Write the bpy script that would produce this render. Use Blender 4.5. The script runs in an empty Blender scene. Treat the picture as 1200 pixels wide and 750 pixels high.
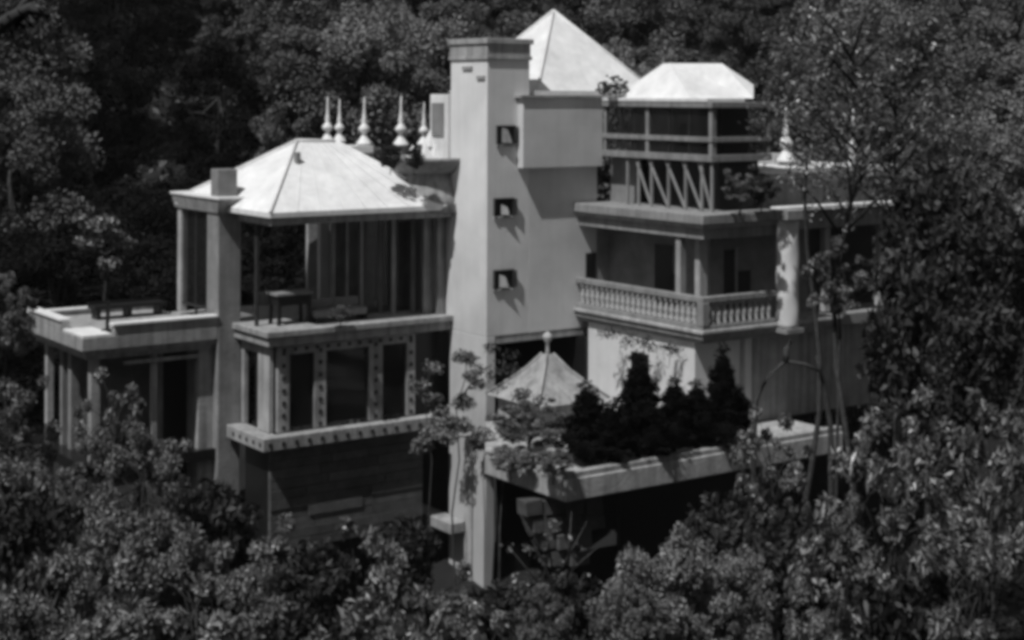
import bpy, bmesh, math, random
import numpy as np
from mathutils import Vector, Matrix
R = math.radians
S = bpy.context.scene
COL = S.collection
F = 1840.0                     # focal length in pixels of the 1200 px wide photograph
HY = 110.0                     # row of the horizon in the photograph

# ------------------------------------------------------------------ camera
cd = bpy.data.cameras.new('camera'); cam = bpy.data.objects.new('camera', cd); COL.objects.link(cam)
cam.location = (0, 0, 0); cam.rotation_euler = (R(90), R(-0.25), 0)
cd.sensor_width = 36; cd.lens = 36*F/1200; cd.shift_y = -(375-HY)/1200; cd.clip_end = 3000
S.camera = cam
S.render.resolution_x = 1024; S.render.resolution_y = 640
S.cycles.pixel_filter_type = 'BLACKMAN_HARRIS'; S.cycles.filter_width = 4.2

# ------------------------------------------------------------------ light
SUN = Vector((-0.606, -0.796, 0)).normalized(); ELEV = R(59)
w = bpy.data.worlds.new('World'); S.world = w; w.use_nodes = True
wt = w.node_tree; wt.nodes.clear()
sky = wt.nodes.new('ShaderNodeTexSky'); sky.sky_type = 'NISHITA'; sky.sun_disc = False
sky.sun_elevation = ELEV; sky.sun_rotation = math.atan2(SUN.x, SUN.y) % (2*math.pi)
bw = wt.nodes.new('ShaderNodeRGBToBW'); bg = wt.nodes.new('ShaderNodeBackground'); out = wt.nodes.new('ShaderNodeOutputWorld')
wt.links.new(sky.outputs[0], bw.inputs[0]); wt.links.new(bw.outputs[0], bg.inputs[0]); wt.links.new(bg.outputs[0], out.inputs[0])
bg.inputs[1].default_value = 0.05
sl = bpy.data.lights.new('sun', 'SUN'); sl.energy = 3.7; sl.angle = R(0.5); sl.color = (1, 1, 1)
so = bpy.data.objects.new('sun', sl); COL.objects.link(so)
sd = Vector((SUN.x*math.cos(ELEV), SUN.y*math.cos(ELEV), math.sin(ELEV)))
so.rotation_euler = sd.to_track_quat('Z', 'Y').to_euler(); so.location = (-30, -10, 40)
S.view_settings.view_transform = 'Standard'; S.view_settings.look = 'None'
S.view_settings.gamma = 1; S.view_settings.use_curve_mapping = False
S.view_settings.exposure = 0.0

# ------------------------------------------------------------------ materials (black and white photograph: all greys)
def mat(name, c, var=0.25, scale=1.5, rough=0.8, bump=0.2, bscale=12, streak=0.0, spec=0.3, metal=0, obj_rand=0.0, low_tone=None):
    m = bpy.data.materials.new(name); m.use_nodes = True
    t = m.node_tree; N = t.nodes; L = t.links; b = N['Principled BSDF']
    b.inputs['Roughness'].default_value = rough; b.inputs['Metallic'].default_value = metal
    b.inputs['Specular IOR Level'].default_value = spec
    tc = N.new('ShaderNodeTexCoord')
    n1 = N.new('ShaderNodeTexNoise'); n1.inputs['Scale'].default_value = scale; n1.inputs['Detail'].default_value = 6
    n1.inputs['Roughness'].default_value = 0.65
    L.new(tc.outputs['Object'], n1.inputs['Vector'])
    mr = N.new('ShaderNodeMapRange'); mr.inputs['From Min'].default_value = 0.3; mr.inputs['From Max'].default_value = 0.7
    mr.inputs['To Min'].default_value = c*(1-var); mr.inputs['To Max'].default_value = c*(1+var)
    L.new(n1.outputs[0], mr.inputs['Value']); val = mr.outputs[0]
    if streak > 0:                                     # rain streaks: real dirt running down the walls
        mp = N.new('ShaderNodeMapping'); mp.inputs['Scale'].default_value = (4.0, 4.0, 0.22)
        L.new(tc.outputs['Object'], mp.inputs[0])
        n2 = N.new('ShaderNodeTexNoise'); n2.inputs['Scale'].default_value = 1.6; n2.inputs['Detail'].default_value = 5
        L.new(mp.outputs[0], n2.inputs['Vector'])
        m2 = N.new('ShaderNodeMapRange'); m2.inputs['From Min'].default_value = 0.42; m2.inputs['From Max'].default_value = 0.72
        m2.inputs['To Min'].default_value = 1.0; m2.inputs['To Max'].default_value = 1-streak
        L.new(n2.outputs[0], m2.inputs['Value'])
        mu = N.new('ShaderNodeMath'); mu.operation = 'MULTIPLY'; L.new(val, mu.inputs[0]); L.new(m2.outputs[0], mu.inputs[1]); val = mu.outputs[0]
    if low_tone:                                          # darker zone below a height (object z), broken by noise
        z0, z1, f = low_tone
        sp = N.new('ShaderNodeSeparateXYZ'); L.new(tc.outputs['Object'], sp.inputs[0])
        n3 = N.new('ShaderNodeTexNoise'); n3.inputs['Scale'].default_value = 1.1; n3.inputs['Detail'].default_value = 5
        L.new(tc.outputs['Object'], n3.inputs['Vector'])
        ma = N.new('ShaderNodeMath'); ma.operation = 'MULTIPLY_ADD'; ma.inputs[1].default_value = 5.0
        L.new(n3.outputs[0], ma.inputs[0]); L.new(sp.outputs[2], ma.inputs[2])
        m3 = N.new('ShaderNodeMapRange'); m3.inputs['From Min'].default_value = z0+2.5; m3.inputs['From Max'].default_value = z1+2.5
        m3.inputs['To Min'].default_value = f; m3.inputs['To Max'].default_value = 1.0
        L.new(ma.outputs[0], m3.inputs['Value'])
        mu = N.new('ShaderNodeMath'); mu.operation = 'MULTIPLY'; L.new(val, mu.inputs[0]); L.new(m3.outputs[0], mu.inputs[1]); val = mu.outputs[0]
    if obj_rand > 0:
        oi = N.new('ShaderNodeObjectInfo'); m4 = N.new('ShaderNodeMapRange')
        m4.inputs['To Min'].default_value = 1-obj_rand; m4.inputs['To Max'].default_value = 1+obj_rand
        L.new(oi.outputs['Random'], m4.inputs['Value'])
        mu = N.new('ShaderNodeMath'); mu.operation = 'MULTIPLY'; L.new(val, mu.inputs[0]); L.new(m4.outputs[0], mu.inputs[1]); val = mu.outputs[0]
    L.new(val, b.inputs['Base Color'])
    if bump > 0:
        nb = N.new('ShaderNodeTexNoise'); nb.inputs['Scale'].default_value = bscale; nb.inputs['Detail'].default_value = 4
        L.new(tc.outputs['Object'], nb.inputs['Vector'])
        bp = N.new('ShaderNodeBump'); bp.inputs['Strength'].default_value = bump; bp.inputs['Distance'].default_value = 0.03
        L.new(nb.outputs[0], bp.inputs['Height']); L.new(bp.outputs[0], b.inputs['Normal'])
    return m

def leafmat(name, c, var=0.5, trans=0.08, rough=0.55, spec=0.3, scale=1.3, lo=0.5, hi=1.7):
    m = mat(name, c, var, scale, rough, 0, obj_rand=0.2, spec=spec)
    t = m.node_tree; N = t.nodes; L = t.links; b = N['Principled BSDF']
    o = [n for n in N if n.type == 'OUTPUT_MATERIAL'][0]
    ge = N.new('ShaderNodeNewGeometry'); mri = N.new('ShaderNodeMapRange'); mri.inputs['To Min'].default_value = lo; mri.inputs['To Max'].default_value = hi
    pw = N.new('ShaderNodeMath'); pw.operation = 'POWER'; pw.inputs[1].default_value = 1.8; L.new(ge.outputs['Random Per Island'], pw.inputs[0]); L.new(pw.outputs[0], mri.inputs['Value']); mm = N.new('ShaderNodeMath'); mm.operation = 'MULTIPLY'  # skewed per-leaf tones also put lit and dark speckle into the colour
    L.new(b.inputs['Base Color'].links[0].from_socket, mm.inputs[0]); L.new(mri.outputs[0], mm.inputs[1]); L.new(mm.outputs[0], b.inputs['Base Color'])
    tr = N.new('ShaderNodeBsdfTranslucent'); mx = N.new('ShaderNodeMixShader'); mx.inputs[0].default_value = trans
    L.new(b.inputs['Base Color'].links[0].from_socket, tr.inputs[0])
    L.new(b.outputs[0], mx.inputs[1]); L.new(tr.outputs[0], mx.inputs[2]); L.new(mx.outputs[0], o.inputs[0])
    return m

def glassmat(name):
    m = bpy.data.materials.new(name); m.use_nodes = True; b = m.node_tree.nodes['Principled BSDF']
    b.inputs['Base Color'].default_value = (0.02, 0.02, 0.02, 1); b.inputs['Roughness'].default_value = 0.08
    b.inputs['Transmission Weight'].default_value = 0.0; b.inputs['Alpha'].default_value = 0.35
    b.inputs['Specular IOR Level'].default_value = 0.5
    return m

M = dict(
    white=mat('white_paint', 0.74, 0.10, 0.7, 0.75, 0.15, 18, streak=0.07, low_tone=(-9.5, -4.0, 0.6)),
    roof=mat('white_roof_sheet', 0.74, 0.15, 1.4, 0.6, 0.25, 5, streak=0.10),
    wall=mat('pale_render', 0.62, 0.13, 0.6, 0.8, 0.15, 14, streak=0.05),
    conc=mat('weathered_concrete', 0.33, 0.25, 1.6, 0.85, 0.35, 14, streak=0.42),
    conc2=mat('pale_concrete', 0.40, 0.25, 1.4, 0.85, 0.35, 12, streak=0.4),
    slab=mat('grey_painted_concrete', 0.27, 0.2, 1.6, 0.85, 0.3, 14, streak=0.3),
    pier=mat('dark_stucco', 0.25, 0.25, 1.6, 0.9, 0.4, 14, streak=0.3),
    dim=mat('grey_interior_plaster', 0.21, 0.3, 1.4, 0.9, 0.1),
    dark=mat('dark_timber', 0.035, 0.4, 4, 0.6, 0.2),
    black=mat('black_metal', 0.012, 0.3, 4, 0.45, 0.1),
    board=mat('stained_board', 0.085, 0.35, 3, 0.85, 0.4, obj_rand=0.25),
    inlay=mat('dark_inlay_tile', 0.03, 0.2, 4, 0.5, 0),
    curtain=mat('curtain_cloth', 0.5, 0.3, 2, 0.95, 0.1, streak=0.4),
    metal=mat('white_metal', 0.42, 0.15, 3, 0.5, 0),
    glass=glassmat('dark_glass'),
    deep_shade=mat('painted_deep_shade', 0.012, 0.3, 2, 0.3, 0),  # near-black colour stands in for shade in rooms, recesses and under slabs
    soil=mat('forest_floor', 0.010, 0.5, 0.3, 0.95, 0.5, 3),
    bark=mat('bark', 0.045, 0.5, 5, 0.9, 0.6, 20),
    palebark=mat('pale_bark', 0.10, 0.5, 5, 0.9, 0.6, 20),
    far=leafmat('far_foliage', 0.11, 0.75, scale=0.28, lo=0.85, hi=1.25, spec=0.1, rough=0.7),
    farpale=leafmat('pale_far_foliage', 0.17, 0.55, scale=0.3, lo=0.85, hi=1.25, spec=0.1, rough=0.7),  # pale trees; at the right their tone also stands in for mist
    farshade=leafmat('shade_toned_foliage', 0.013, 0.6, scale=0.3, lo=0.85, hi=1.2, spec=0.05, rough=0.8),  # shade of the wood put into a near-black leaf colour
    leaf=leafmat('glossy_leaf', 0.135, 0.95, rough=0.38, spec=0.5),
    fine=leafmat('fine_leaf', 0.145, 0.9, scale=2.2),
    pale=leafmat('pale_leaf', 0.17, 0.4, scale=2),
    cyp=leafmat('cypress_leaf', 0.006, 0.5, trans=0.05, rough=0.8, spec=0.1),
    darkleaf=leafmat('dark_leaf', 0.030, 0.6),  # dark plants; some shrubs use this tone as shade in the gaps
)

# ------------------------------------------------------------------ mesh helpers
class MB:
    def __init__(s): s.v = []; s.f = []
    def poly(s, pts, faces):
        n = len(s.v); s.v += [tuple(p) for p in pts]; s.f += [tuple(i+n for i in f) for f in faces]; return s
    def box(s, x0, x1, y0, y1, z0, z1):
        if x0 > x1: x0, x1 = x1, x0
        if y0 > y1: y0, y1 = y1, y0
        if z0 > z1: z0, z1 = z1, z0
        p = [(x, y, z) for z in (z0, z1) for x, y in ((x0, y0), (x1, y0), (x1, y1), (x0, y1))]
        return s.poly(p, [(3, 2, 1, 0), (4, 5, 6, 7), (0, 1, 5, 4), (1, 2, 6, 5), (2, 3, 7, 6), (3, 0, 4, 7)])
    def prism(s, outline, z0, z1):
        n = len(outline)
        p = [(x, y, z0) for x, y in outline]+[(x, y, z1) for x, y in outline]
        return s.poly(p, [tuple(range(n))[::-1], tuple(range(n, 2*n))]+[(i, (i+1) % n, n+(i+1) % n, n+i) for i in range(n)])
    def bar(s, a, b, w, h=None):
        a = Vector(a); b = Vector(b); h = h or w; d = (b-a).normalized()
        up = Vector((0, 0, 1)) if abs(d.z) < 0.95 else Vector((0, 1, 0))
        x = d.cross(up).normalized(); y = x.cross(d).normalized()
        p = [q+x*(i*w/2)+y*(j*h/2) for q in (a, b) for i, j in ((-1, -1), (1, -1), (1, 1), (-1, 1))]
        return s.poly(p, [(3, 2, 1, 0), (4, 5, 6, 7), (0, 1, 5, 4), (1, 2, 6, 5), (2, 3, 7, 6), (3, 0, 4, 7)])
    def tube(s, pts, rad, n=6):
        pts = [Vector(p) for p in pts]; k = len(pts); base = len(s.v)
        for i, p in enumerate(pts):
            d = (pts[min(i+1, k-1)]-pts[max(i-1, 0)]).normalized()
            up = Vector((0, 0, 1)) if abs(d.z) < 0.9 else Vector((1, 0, 0))
            x = d.cross(up).normalized(); y = x.cross(d)
            for j in range(n):
                a = 2*math.pi*j/n; s.v.append(tuple(p+(x*math.cos(a)+y*math.sin(a))*rad[i]))
        for i in range(k-1):
            for j in range(n):
                a = base+i*n+j; b = base+i*n+(j+1) % n
                s.f.append((a, b, b+n, a+n))
        s.f.append(tuple(base+j for j in range(n))[::-1]); s.f.append(tuple(base+(k-1)*n+j for j in range(n)))
        return s
    def lathe(s, c, prof, n=12):
        base = len(s.v)
        for r, z in prof:
            for j in range(n):
                a = 2*math.pi*j/n; s.v.append((c[0]+r*math.cos(a), c[1]+r*math.sin(a), c[2]+z))
        for i in range(len(prof)-1):
            for j in range(n):
                a = base+i*n+j; b = base+i*n+(j+1) % n; s.f.append((a, b, b+n, a+n))
        k = len(prof)-1
        s.f.append(tuple(base+j for j in range(n))[::-1]); s.f.append(tuple(base+k*n+j for j in range(n)))
        return s
    def mesh(s, name, m, smooth=False):
        me = bpy.data.meshes.new(name); me.from_pydata(s.v, [], s.f); me.materials.append(m)
        bm = bmesh.new(); bm.from_mesh(me); bmesh.ops.recalc_face_normals(bm, faces=bm.faces); bm.to_mesh(me); bm.free()
        if smooth:
            for p in me.polygons: p.use_smooth = True
        return me
    def build(s, name, m, parent=None, smooth=False, bevel=0, **props):
        o = bpy.data.objects.new(name, s.mesh(name, m, smooth)); COL.objects.link(o)
        if parent: o.parent = parent
        if bevel:
            b = o.modifiers.new('bevel', 'BEVEL'); b.width = bevel; b.segments = 2; b.limit_method = 'ANGLE'
        for k, v in props.items(): o[k] = v
        return o

def thing(name, label, cat, loc=(0, 0, 0), rz=0, group=None):
    o = bpy.data.objects.new(name, None); COL.objects.link(o); o.location = loc; o.rotation_euler = (0, 0, rz)
    o.empty_display_size = 0.3; o['label'] = label; o['category'] = cat
    if group: o['group'] = group
    return o
def share(src, name, parent, loc, rot=(0, 0, 0), scale=(1, 1, 1)):
    o = bpy.data.objects.new(name, src); COL.objects.link(o); o.parent = parent
    o.location = loc; o.rotation_euler = rot; o.scale = scale; return o

# ------------------------------------------------------------------ terrain
def ground_z(x, y):
    ys = [-200, -60, -20, 0, 10, 20, 30, 40, 48, 56, 70, 100, 200, 500, 1500]
    zs = [60, 22, 4, -2.2, -8, -12, -14.2, -15, -14.2, -11.5, -6.5, 3, 34, 100, 220]
    z = float(np.interp(y, ys, zs))
    z += 0.35*math.sin(x*0.31+y*0.17)+0.3*math.sin(x*0.13-y*0.23+1)
    if y > 60: z += (y-60)*0.03*math.sin(x*0.03+1.0)
    return z
xs = np.concatenate([np.linspace(-1200, -70, 14), np.linspace(-64, 64, 65), np.linspace(70, 1200, 14)])
ysg = np.concatenate([np.linspace(-200, -12, 12), np.linspace(-8, 120, 65), np.linspace(130, 1500, 24)])
g = MB()
for yy in ysg:
    for xx in xs: g.v.append((float(xx), float(yy), ground_z(float(xx), float(yy))))
nx = len(xs)
for j in range(len(ysg)-1):
    for i in range(nx-1): a = j*nx+i; g.f.append((a, a+1, a+nx+1, a+nx))
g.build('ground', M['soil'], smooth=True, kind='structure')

# ------------------------------------------------------------------ villa frame: local x = u (to the right and back), local y = v (to the left and back)
BU = Vector((0.8163, 0.5776)); AV = Vector((-0.5776, 0.8163)); T = Vector((-0.71, 45.0))
def wpos(u, v): return T+BU*u+AV*v
def uat(px, v):
    k = (px-600)/F; p = T+AV*v
    return (k*p.y-p.x)/(BU.x-k*BU.y)
def vat(px, u):
    k = (px-600)/F; p = T+BU*u
    return (k*p.y-p.x)/(AV.x-k*AV.y)
def zat(py, u, v): return -(py-HY)/F*wpos(u, v).y
villa = thing('villa', 'white hillside villa with square tower, pale hipped roofs and stacked balconies among the trees', 'house',
              (T.x, T.y, 0), math.atan2(BU.y, BU.x))
def B(name, m, *boxes, **kw):
    mb = MB()
    for b in boxes: mb.box(*b)
    par = kw.pop('parent', villa)
    return mb.build(name, M[m], par, **kw)

# --- tower: a fin running back along v, its lit flank faces left
TT = 1.60                                                       # tower top
tw = B('tower_wall', 'white', (0, 0.32, 0, 1.92, -14.6, -6.98), (0, 1.5, 0, 1.92, -6.98, TT-0.62), bevel=0.02)
cap = B('tower_cornice', 'conc2', (-0.05, 1.56, -0.05, 1.98, TT-0.62, TT-0.50), (-0.02, 1.52, -0.02, 1.94, TT-0.50, TT-0.16),
  (-0.07, 1.60, -0.07, 2.0, TT-0.16, TT), bevel=0.015)
B('stain_ridge', 'conc2', (-0.09, 0, 0.62, 0.98, -14.6, -9.9), bevel=0.03)  # raised ridge along a vertical stain on the tower flank
B('wall_vent', 'conc', (-0.05, 0, 0.75, 1.25, TT-0.90, TT-0.80))
B('wall_vent', 'conc', (-0.05, 0, 0.10, 0.50, TT-1.18, TT-1.08))
# main wall to the right of the tower
UW = 4.02
B('main_wall', 'wall', (1.5, UW, 0.0, 0.3, -6.98, -0.1), (UW-0.3, UW, 0.3, 5.5, -6.98, -0.1), (0, 0.3, 1.92, 5.5, -6.98, -3.5), bevel=0.01)
B('wall_panel', 'wall', (uat(613, -0.28), UW+0.0, -0.28, -0.003, zat(195, 3, 0), zat(114.5, 3, 0)), bevel=0.02)
B('panel_coping', 'conc', (uat(611, -0.34), UW+0.1, -0.34, 0.05, zat(114.4, 3, 0), zat(111.5, 3, 0)))
B('floor_slab', 'conc', (0.34, 8.6, 0.02, 5.5, -7.2, -6.99))
# pyramid roof
pc = (4.22, 2.5); h = 2.36; zb = 0.0
py = MB().poly([(pc[0]-h, pc[1]-h, zb), (pc[0]+h, pc[1]-h, zb), (pc[0]+h, pc[1]+h, zb), (pc[0]-h, pc[1]+h, zb), (pc[0], pc[1], 2.62)],
               [(3, 2, 1, 0), (0, 1, 4), (1, 2, 4), (2, 3, 4), (3, 0, 4)])
py.box(pc[0]-h+0.05, pc[0]+h-0.05, pc[1]-h+0.05, pc[1]+h-0.05, -0.1, zb)
pr = py.build('pyramid_roof', M['roof'], villa)
def ridgecap(parent, a, b, r=0.045):
    MB().tube([a, b], [r, r], 6).build('ridge_cap', M['roof'], parent, smooth=True)
for sx, sy in ((-1, -1), (1, -1), (-1, 1)): ridgecap(pr, (pc[0]+sx*h, pc[1]+sy*h, zb+0.02), (pc[0], pc[1], 2.64))
B('parapet', 'roof', (1.75, 5.1, 0.06, 0.22, -0.08, 0.10))

# --- windows of the tower wall (hood, frame, panes)
for (x0, x1, y0, y1) in ((583, 606, 147, 169), (580, 605, 232, 253), (580, 605, 316, 338)):
    u0, u1 = uat(x0, 0), uat(x1-4, 0); z1, z0 = zat(y0, 0.6, 0), zat(y1, 0.6, 0)
    wn = B('window', 'black', (u0, u1, -0.02, 0.0, z0, z1))
    B('frame', 'dark', (u0-0.04, u0, -0.07, 0, z0, z1), (u1, u1+0.04, -0.07, 0, z0, z1), (u0, u1, -0.07, 0, z1-0.03, z1), parent=wn)
    B('sill', 'conc2', (u0-0.04, u1+0.04, -0.05, 0, z0-0.06, z0), parent=wn)
    # open casement leaf swung outwards
    lf = MB().bar((u1, -0.06, z0+0.05), (u1+0.08, -0.09, z0+0.05), 0.03).bar((u1, -0.06, z1-0.05), (u1+0.08, -0.09, z1-0.05), 0.03)
    lf.bar((u1+0.08, -0.09, z0+0.03), (u1+0.08, -0.09, z1-0.03), 0.04).bar((u1, -0.06, z0+0.03), (u1, -0.06, z1-0.03), 0.04)
    lf.build('casement', M['dark'], wn)
    MB().poly([(u1, -0.06, z0+0.05), (u1+0.08, -0.09, z0+0.05), (u1+0.08, -0.09, z1-0.05), (u1, -0.06, z1-0.05)], [(0, 1, 2, 3)]).build('pane', M['glass'], wn)
    kx = {147: 0.0, 232: 0.08, 316: 0.03}[y0]; kz = {147: 0.5, 232: 0.34, 316: 0.42}[y0]
    MB().poly([(u0+0.1+kx, -0.08, z0+0.05), (u0+0.42, -0.16, z0+0.03), (u0+0.30+kx, -0.10, z0+kz-0.08), (u0+0.12+kx, -0.05, z0+kz)], [(0, 1, 2, 3)]).build('curtain', M['conc2'], wn)
# little stair head box left of the tower
v0, v1 = 2.0, 2.9
B('stair_head', 'roof', (-0.10, 0.3, v0-0.08, v1, zat(196, 0, 2), zat(111, 0, 2)), bevel=0.02)
B('window', 'dim', (-0.14, -0.10, v0+0.12, v1-0.15, zat(160, 0, 2), zat(121, 0, 2)))

# --- left wing upper storey: hipped roof over a glazed veranda
zE = -3.28
FN = (-6.05, 1.62); LL = (-6.6, 6.75); RR = (0.0, 1.62); RB = (0.0, 7.2)
R1 = (-3.75, 4.5, -1.42); R2 = (-2.45, 4.5, -1.46)
th = 0.14
FNz = (FN[0], FN[1], zE); LLz = (LL[0], LL[1], zE+0.1)
rf = MB()
top = [FNz, LLz, (RR[0], RR[1], zE), (RB[0], RB[1], zE+0.1), R1, R2]
rf.poly(top, [(0, 2, 5, 4), (1, 0, 4), (2, 3, 5), (3, 1, 4, 5)])
bot = [(a, b, zz-th) for a, b, zz in top[:4]]
rf.poly(top[:4]+bot, [(4, 5, 7, 6), (0, 4, 6, 2), (1, 5, 4, 0)])
roofL = rf.build('hipped_roof', M['roof'], villa)
for a, b in ((FNz, R1), (LLz, R1), (R1, R2), (R2, top[2])): ridgecap(roofL, (a[0], a[1], a[2]+0.02), (b[0], b[1], b[2]+0.02), 0.05)
for k in range(7):                                    # sheet seams on the front slope
    ue = -5.2+k*0.72; f_ = (ue-(-6.05))/6.05; ut = R1[0]+(R2[0]-R1[0])*f_
    ridgecap(roofL, (ue, 1.62, zE+0.01), (ut, 4.5, -1.425), 0.007)
MB().tube([(-4.2, 3.6, -2.1), (-4.2, 3.6, -1.72)], [0.10, 0.10], 8).build('roof_vent', M['conc'], villa)
B('eave_beam', 'conc', (-5.95, -0.003, 1.75, 1.95, zE-th-0.22, zE-th-0.004), (-5.95, -5.75, 1.95, 3.9, zE-th-0.22, zE-th-0.004))
# pier with its cap and the chimney above it
PU0, PU1, PV0, PV1 = -6.51, -5.80, 3.94, 4.72
B('pier', 'pier', (PU0, PU1, PV0, PV1, -11.5, zE-0.12), bevel=0.03)
cp = MB().poly([(-6.65, 3.6, -3.02), (-5.55, 3.6, -3.02), (-5.55, 6.95, -3.02), (-6.65, 6.95, -3.02),
                (PU0-0.05, 3.86, -3.42), (PU1+0.05, 3.86, -3.42), (PU1+0.05, 6.9, -3.42), (PU0-0.05, 6.9, -3.42)],
               [(0, 1, 2, 3), (7, 6, 5, 4), (0, 4, 5, 1), (1, 5, 6, 2), (2, 6, 7, 3), (3, 7, 4, 0)])
cp.build('pier_cap', M['conc'], villa, bevel=0.01)
B('cap_coping', 'roof', (-6.68, -5.5, 3.57, 6.98, -3.02, -2.95), bevel=0.01)
B('chimney', 'dim', (-6.52, -5.92, 3.95, 4.45, -2.95, -2.18), bevel=0.02)
B('veranda_post', 'conc2', (PU0, PU0+0.22, 6.55, 6.8, -6.5, -3.42), bevel=0.01)
sg = B('side_glazing', 'glass', (PU0+0.08, PU0+0.10, PV1, 6.55, -6.2, -3.43))
B('glazing_bar', 'dark', (PU0+0.06, PU0+0.12, 5.6, 5.66, -6.5, -3.43), (PU0+0.06, PU0+0.12, PV1, 6.55, -6.26, -6.2), parent=sg)
# upper floor slab and cornice
B('balcony_slab', 'conc', (-6.0, -0.003, 1.80, 7.3, -6.98, -6.72), bevel=0.02)
B('slab_cornice', 'conc', (-6.08, -0.003, 1.70, 3.93, -6.72, -6.55), bevel=0.02)
B('floor', 'conc2', (-6.5, -0.003, 3.95, 7.3, -6.71, -6.60))
# rear wall of the veranda: open at the left, closed at the right; posts and curtains
zt, zf = zE-th-0.002, -6.55
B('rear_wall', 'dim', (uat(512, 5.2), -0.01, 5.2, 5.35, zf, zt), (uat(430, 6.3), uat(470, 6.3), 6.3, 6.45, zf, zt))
B('white_column', 'white', (uat(376, 5.6), uat(387, 5.6), 5.6, 5.8, zf, zt), bevel=0.02)
B('garden_wall', 'conc2', (uat(362, 7.3), uat(389, 7.3), 7.3, 7.45, -6.6, -3.9))
B('parapet_wall', 'conc2', (uat(298, 7.3), uat(420, 7.3), 7.1, 7.25, -6.6, -6.2))
for px, v, wd, mm in ((303, 2.9, 0.08, 'dark'), (392, 3.4, 0.10, 'dim'), (408, 3.4, .09, 'dim'), (425, 3.4, 0.10, 'conc'), (447, 3.4, .12, 'dim'),
                      (463, 3.0, .13, 'conc'), (486, 2.8, .1, 'dim'), (503, 2.4, .3, 'conc'), (518, 2.1, .25, 'conc')):
    u = uat(px, v); B('veranda_post', mm, (u-wd/2, u+wd/2, v, v+0.12, zf, zt))
B('front_glazing', 'glass', (uat(392, 3.44), uat(500, 3.44), 3.44, 3.46, zf, zt))
def curtain(px0, px1, v, z0, z1):
    u0, u1 = uat(px0, v), uat(px1, v); n = 24; m = MB()
    for i in range(n+1):
        u = u0+(u1-u0)*i/n; d = 0.05*math.sin(i*1.9)+0.02*math.sin(i*0.7)
        m.v += [(u, v+d, z0), (u, v+d*0.7, z1)]
    m.f += [(2*i, 2*i+2, 2*i+3, 2*i+1) for i in range(n)]
    return m.build('curtain', M['curtain'], villa, smooth=True)
curtain(392, 410, 4.2, zf, zt); curtain(427, 440, 4.2, zf, zt); curtain(468, 486, 4.0, zf, zt-0.5)
B('doorway', 'black', (uat(452, 4.6), uat(466, 4.6), 4.6, 4.65, zf, zt-0.5))
B('doorway', 'black', (uat(491, 4.2), uat(500, 4.2), 4.2, 4.25, zf, zt-0.7))

# --- lower bay with the studded frame
bv = 1.95; bu = -5.80
def fz(py, px): return zat(py, uat(px, bv), bv)
zs0, zs1 = -9.40, -6.99
posts = [(327, 341), (370, 384), (434, 450), (478, 488)]
fr = MB()
uu = [(uat(a, bv), uat(b, bv)) for a, b in posts]
for a, b in uu: fr.box(a, b, bv, bv+0.14, zs0, zs1-0.27)
fr.box(uu[0][0], uu[-1][1], bv, bv+0.14, zs1-0.27, zs1-0.003)
frame = fr.build('bay_frame', M['conc'], villa, bevel=0.01)
B('bay_side_wall', 'conc2', (bu-0.02, bu+0.12, bv+0.15, bv+0.85, zs0, zs1-0.003), bevel=0.01)
B('bay_side_frame', 'conc', (bu, bu+0.12, bv+1.75, bv+1.97, zs0, zs1-0.003), (bu, bu+0.12, bv+0.85, bv+1.75, zs1-0.3, zs1-0.003))
st = MB()
for a, b in uu[:3]+[uu[3]]:
    c = (a+b)/2
    for k in range(7): z = zs0+0.12+k*0.345; st.box(c-0.05, c+0.05, bv-0.02, bv-0.001, z-0.055, z+0.055)
n = int((uu[-1][1]-uu[0][0])/0.36)
for k in range(n+1):
    c = uu[0][0]+0.2+k*(uu[-1][1]-uu[0][0]-0.35)/n; st.box(c-0.05, c+0.05, bv-0.02, bv-0.001, zs1-0.18, zs1-0.08)
st.build('frame_studs', M['inlay'], frame, kind='stuff')
for i in range(3):
    a, b = uu[i][1], uu[i+1][0]
    p = B('bay_window', 'glass', (a, b, bv+0.09, bv+0.11, zs0, zs1-0.27))
    B('window_bar', 'black', (a, a+0.05, bv+0.06, bv+0.088, zs0, zs1-0.27), (b-0.05, b, bv+0.06, bv+0.088, zs0, zs1-0.27), parent=p)
B('bay_room', 'deep_shade', (-5.6, -0.4, 3.3, 3.4, -9.6, -6.99), (-5.62, -5.55, 2.8, 3.3, -9.6, -6.99))
# sill band with studs, running round the corner
sill = B('bay_sill', 'conc', (-6.25, -0.7, 1.55, 1.94, -9.78, -9.42), (-6.25, -5.7, 1.94, 3.9, -9.78, -9.42), bevel=0.02)
st = MB()
for k in range(14): c = -6.05+k*0.4; st.box(c-0.05, c+0.05, 1.53, 1.549, -9.65, -9.55)
for k in range(5): c = 1.75+k*0.42; st.box(-6.27, -6.251, c-0.05, c+0.05, -9.65, -9.55)
st.build('sill_studs', M['inlay'], sill, kind='stuff')
B('room_wall', 'deep_shade', (-1.2, -0.02, 2.4, 2.5, -9.6, -6.99))
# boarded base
base = B('boarded_base', 'deep_shade', (-5.85, -1.0, 2.02, 3.5, -13.5, -9.85))
z = -9.88; rb = random.Random(3)
while z > -12.6:
    hh = 0.27+rb.uniform(-0.02, 0.03); cuts = [-5.88, -4.3+rb.uniform(-.5, .5), -2.6+rb.uniform(-.5, .5), -0.95]
    for a, b in zip(cuts[:-1], cuts[1:]):
        d = rb.uniform(0, 0.05)
        B('board', 'board', (a+0.01, b-0.01, 1.90-d, 2.019, z-hh+0.02, z), parent=base)
    z -= hh

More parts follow.
